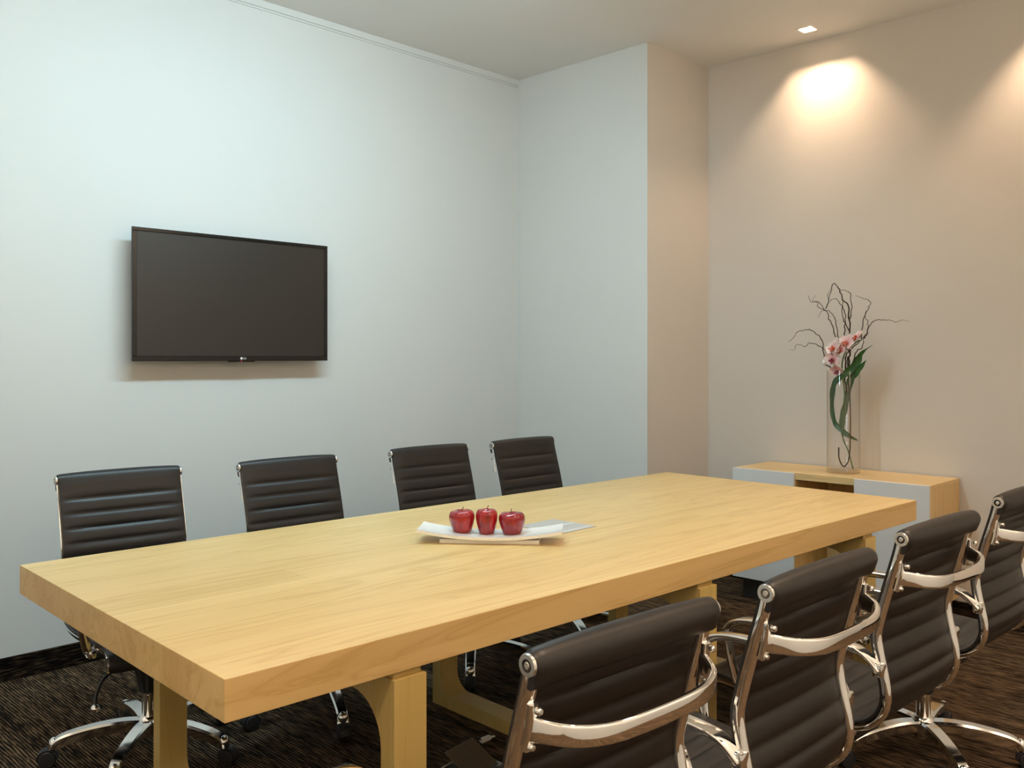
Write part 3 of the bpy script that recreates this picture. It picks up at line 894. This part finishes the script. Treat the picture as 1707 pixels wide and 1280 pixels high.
for key, pts in TW.items():
    bm = bmesh.new()
    P3 = []
    for (x, z) in pts:
        kx = 0.0
        y = depth_at(x, z)
        P3.append((x - VX, y - VY, z - VZ - .0145))
    P3 = smooth_path(P3, 5)
    P3 = [(x + 0.0020 * sin(1.25 * i + 3 * len(pts)), y + 0.002 * sin(.9 * i), z + 0.0016 * cos(1.6 * i + len(pts))) if 2 < i < len(P3) - 2 and key != 'J' else (x, y, z) for i, (x, y, z) in enumerate(P3)]
    r = R0[key] * (0.95 if key == 'J' else 1.5); n = len(P3)
    thin = 0.7 if key == 'J' else 0.30
    sweep(bm, P3, circ(r, 7), scales=[(1 - (1 - thin) * i / (n - 1)) * (1.25 if i % 10 == 5 and key != 'J' else 1) for i in range(n)])
    finish('twig', bm, M['twig'], tw, 60)

orc = tag(empty('orchid_spray', (VX, VY, VZ + .0145)), 'spray of pale pink orchids with long dark green leaves in the glass vase', 'flower')
def toV(x, z, y): return (x - VX, y - VY, z - VZ - .0145)
bm = bmesh.new()
sweep(bm, smooth_path([toV(1.992, .726, .415), toV(1.97, .82, .405), toV(1.945, .885, .40), toV(1.945, .98, .405), toV(1.955, 1.10, .40), toV(1.95, 1.20, .385), toV(1.955, 1.27, .37), toV(1.975, 1.325, .365), toV(2.01, 1.36, .365), toV(2.045, 1.385, .37)], 6), circ(.0036, 8))
finish('flower_stem', bm, M['stem'], orc, 60)
LEAF = [
 ([(2.011, .872, .43, .002), (1.975, .893, .41, .012), (1.944, .916, .41, .016), (1.896, .958, .415, .014), (1.880, 1.03, .415, .012), (1.886, 1.12, .41, .015), (1.908, 1.175, .40, .016), (1.965, 1.212, .385, .019), (2.020, 1.266, .39, .022), (2.045, 1.312, .385, .014), (2.075, 1.338, .38, .004), (2.109, 1.358, .375, .001)]),
 ([(1.940, .885, .41, .004), (1.935, .94, .415, .014), (1.935, .987, .42, .018), (1.950, 1.05, .42, .017), (1.962, 1.10, .415, .016), (1.985, 1.177, .40, .020), (2.010, 1.215, .395, .022), (2.045, 1.250, .39, .014), (2.073, 1.284, .385, .001)]),
]
for L in LEAF:
    P = smooth_path([(*toV(x, z, y), w) for x, z, y, w in L], 6)
    bm = bmesh.new(); rows = []
    n = len(P)
    for i, (x, y, z, w) in enumerate(P):
        a, b = P[max(0, i - 1)], P[min(n - 1, i + 1)]
        t = Vector((b[0] - a[0], b[1] - a[1], b[2] - a[2])).normalized()
        s = t.cross(Vector((0.25, -1, 0.1))).normalized()
        nrm = s.cross(t)
        w = max(.0008, w * 0.85) * (1 + 0.10 * sin(i * 0.9))
        rows.append([(Vector((x, y, z)) + s * w * k + nrm * (0.30 * w * (abs(k) ** 1.5))) for k in (-1, -.5, 0, .5, 1)] + [nrm])
    Fv = [[bm.verts.new(q + r[5] * .0006) for q in r[:5]] for r in rows]
    Bv = [[bm.verts.new(q - r[5] * .0006) for q in r[:5]] for r in rows]
    for i in range(n - 1):
        for j in range(4):
            bm.faces.new((Fv[i][j], Fv[i][j + 1], Fv[i + 1][j + 1], Fv[i + 1][j])); bm.faces.new((Bv[i][j], Bv[i + 1][j], Bv[i + 1][j + 1], Bv[i][j + 1]))
        bm.faces.new((Fv[i][0], Fv[i + 1][0], Bv[i + 1][0], Bv[i][0])); bm.faces.new((Fv[i][4], Bv[i][4], Bv[i + 1][4], Fv[i + 1][4]))
    for q in (0, n - 1):
        for j in range(4): bm.faces.new((Fv[q][j], Bv[q][j], Bv[q][j + 1], Fv[q][j + 1]))
    finish('leaf', bm, M['leaf'], orc, 60)

def petal(bm, ang, ln, wd, cup, mat=0, droop=0.0):
    """rounded petal from the heart outwards in the local xy plane, z towards the viewer"""
    nl, nw = 8, 6; rows = []
    for i in range(nl + 1):
        t = i / nl
        w = wd * sin(pi * min(1, 0.06 + 0.94 * t) ** 0.75) ** 0.62 * 0.5
        if i == nl: w = wd * 0.06
        row = []
        for j in range(nw + 1):
            k = 2 * j / nw - 1
            x = 0.003 + t * ln * (1 - 0.10 * k * k); y = k * w
            z = cup * (t ** 1.4) * ln - 0.25 * w * (1 - k * k) + 0.002 * sin(6 * t + 3 * k) - droop * t * t * ln
            c, s = cos(ang), sin(ang)
            row.append(Vector((x * c - y * s, x * s + y * c, z)))
        rows.append(row)
    top = [[bm.verts.new(p + Vector((0, 0, .0004))) for p in r] for r in rows]
    bot = [[bm.verts.new(p - Vector((0, 0, .0004))) for p in r] for r in rows]
    for i in range(nl):
        for j in range(nw):
            a = bm.faces.new((top[i][j], top[i + 1][j], top[i + 1][j + 1], top[i][j + 1])); b = bm.faces.new((bot[i][j], bot[i][j + 1], bot[i + 1][j + 1], bot[i + 1][j]))
            a.material_index = b.material_index = mat
        for j, q in ((0, 0), (nw, 1)):
            f = bm.faces.new((top[i][j], bot[i][j], bot[i + 1][j], top[i + 1][j])); f.material_index = mat
    for i in (0, nl):
        for j in range(nw): f = bm.faces.new((top[i][j], top[i][j + 1], bot[i][j + 1], bot[i][j])); f.material_index = mat

# blooms: centre x, z, y, radius, facing azimuth (from -y towards -x), elevation, roll, lip
BL = [(2.040, 1.397, .345, .041, 40, 35, 30, 'lip'), (1.998, 1.372, .330, .041, 15, 15, -15, 'lip'), (1.930, 1.346, .330, .047, 30, 20, 10, 'lip'),
      (1.962, 1.338, .325, .036, 5, 0, 25, 'lip'), (1.922, 1.288, .335, .040, 10, -5, 0, 'lip_dark'), (1.922, 1.228, .385, .034, 10, -25, 5, 'lip_dark')]
for (x, z, y, r, az, el, roll, lp) in BL:
    r *= 1.22
    bm = bmesh.new()
    for a in (90, 210, 330): petal(bm, radians(a), r * 0.95, r * 0.72, 0.05, 0)
    n0_ = len(bm.verts)
    for a in (12, 168): petal(bm, radians(a), r * 1.0, r * 1.12, 0.12, 0)
    bm.verts.ensure_lookup_table()
    for v in bm.verts[n0_:]: v.co.z += 0.003
    d = Vector((-sin(radians(az)) * cos(radians(el)), -cos(radians(az)) * cos(radians(el)), sin(radians(el))))
    Zx = d.normalized(); Xx = Vector((0, 0, 1)).cross(Zx).normalized(); Yx = Zx.cross(Xx)
    rot = Matrix((Xx, Yx, Zx)).transposed().to_4x4() @ Matrix.Rotation(radians(roll), 4, 'Z')
    fl = finish('bloom', bm, M['petal'], orc, 80)
    fl.matrix_local = Matrix.Translation(toV(x, z, y)) @ rot
    bm = bmesh.new()
    petal(bm, radians(270), r * .42, r * .40, 0.55)
    for a in (215, 325): petal(bm, radians(a), r * .32, r * .26, 0.9)
    bmesh.ops.create_uvsphere(bm, u_segments=10, v_segments=8, radius=r * .10, matrix=Matrix.Translation((0, 0.002, r * .12)))
    for v in bm.verts: v.co.z += 0.005
    finish('flower_lip', bm, M[lp], fl, 80, 'orange-red lip' if lp == 'lip' else 'dark crimson lip')
bm = bmesh.new()
bmesh.ops.create_uvsphere(bm, u_segments=14, v_segments=10, radius=.017, matrix=Matrix.Translation(toV(1.871, 1.275, .35)) @ Matrix.Rotation(.5, 4, 'Y') @ Matrix.Diagonal((.8, .8, 1.15, 1)))
finish('flower_bud', bm, M['porcelain'], orc, 180, 'closed white bud')

# ------------------------------------------------------------------ floor outlet box under the table with cable
fb = tag(empty('floor_outlet_box', (1.90, -2.175, 0), radians(8)), 'steel floor outlet box with raised lid on the carpet under the table', 'outlet box')
bm = bmesh.new()
for lo, hi in (((-.07, -.085), (.07, -.075)), ((-.07, .075), (.07, .085)), ((-.07, -.075), (-.06, .075)), ((.06, -.075), (.07, .075))): box(bm, (*lo, 0), (*hi, .006), .001, 1)
finish('frame', bm, M['steel'], fb)
bm = bmesh.new(); box(bm, (-.059, -.074, 0), (.059, .074, .003)); finish('socket_plate', bm, M['black'], fb)
bm = bmesh.new(); Ml = Matrix.Translation((.055, 0, .006)) @ Matrix.Rotation(radians(28), 4, 'Y')
box(bm, (-.115, -.070, 0), (0, .070, .005), .001, 1, M4=Ml)
finish('lid', bm, M['steel'], fb)
cab = tag(empty('power_cable', (1.80, -2.06, 0)), 'thin black cable with a white plug lying on the carpet beside the floor box', 'cable')
bm = bmesh.new()
sweep(bm, smooth_path([(.085, -.14, .010), (.03, -.10, .020), (-.01, -.04, .030), (-.015, .02, .022), (-.012, .045, .010)], 6), circ(.003, 8)); finish('cord', bm, M['black'], cab, 60)
bm = bmesh.new(); box(bm, (-.020, .040, .0), (-.004, .085, .015), .003, 2); box(bm, (-.016, .084, .004), (-.013, .104, .007)); box(bm, (-.010, .084, .004), (-.007, .104, .007))
finish('plug', bm, M['whiteplastic'], cab, 40, 'white plug')
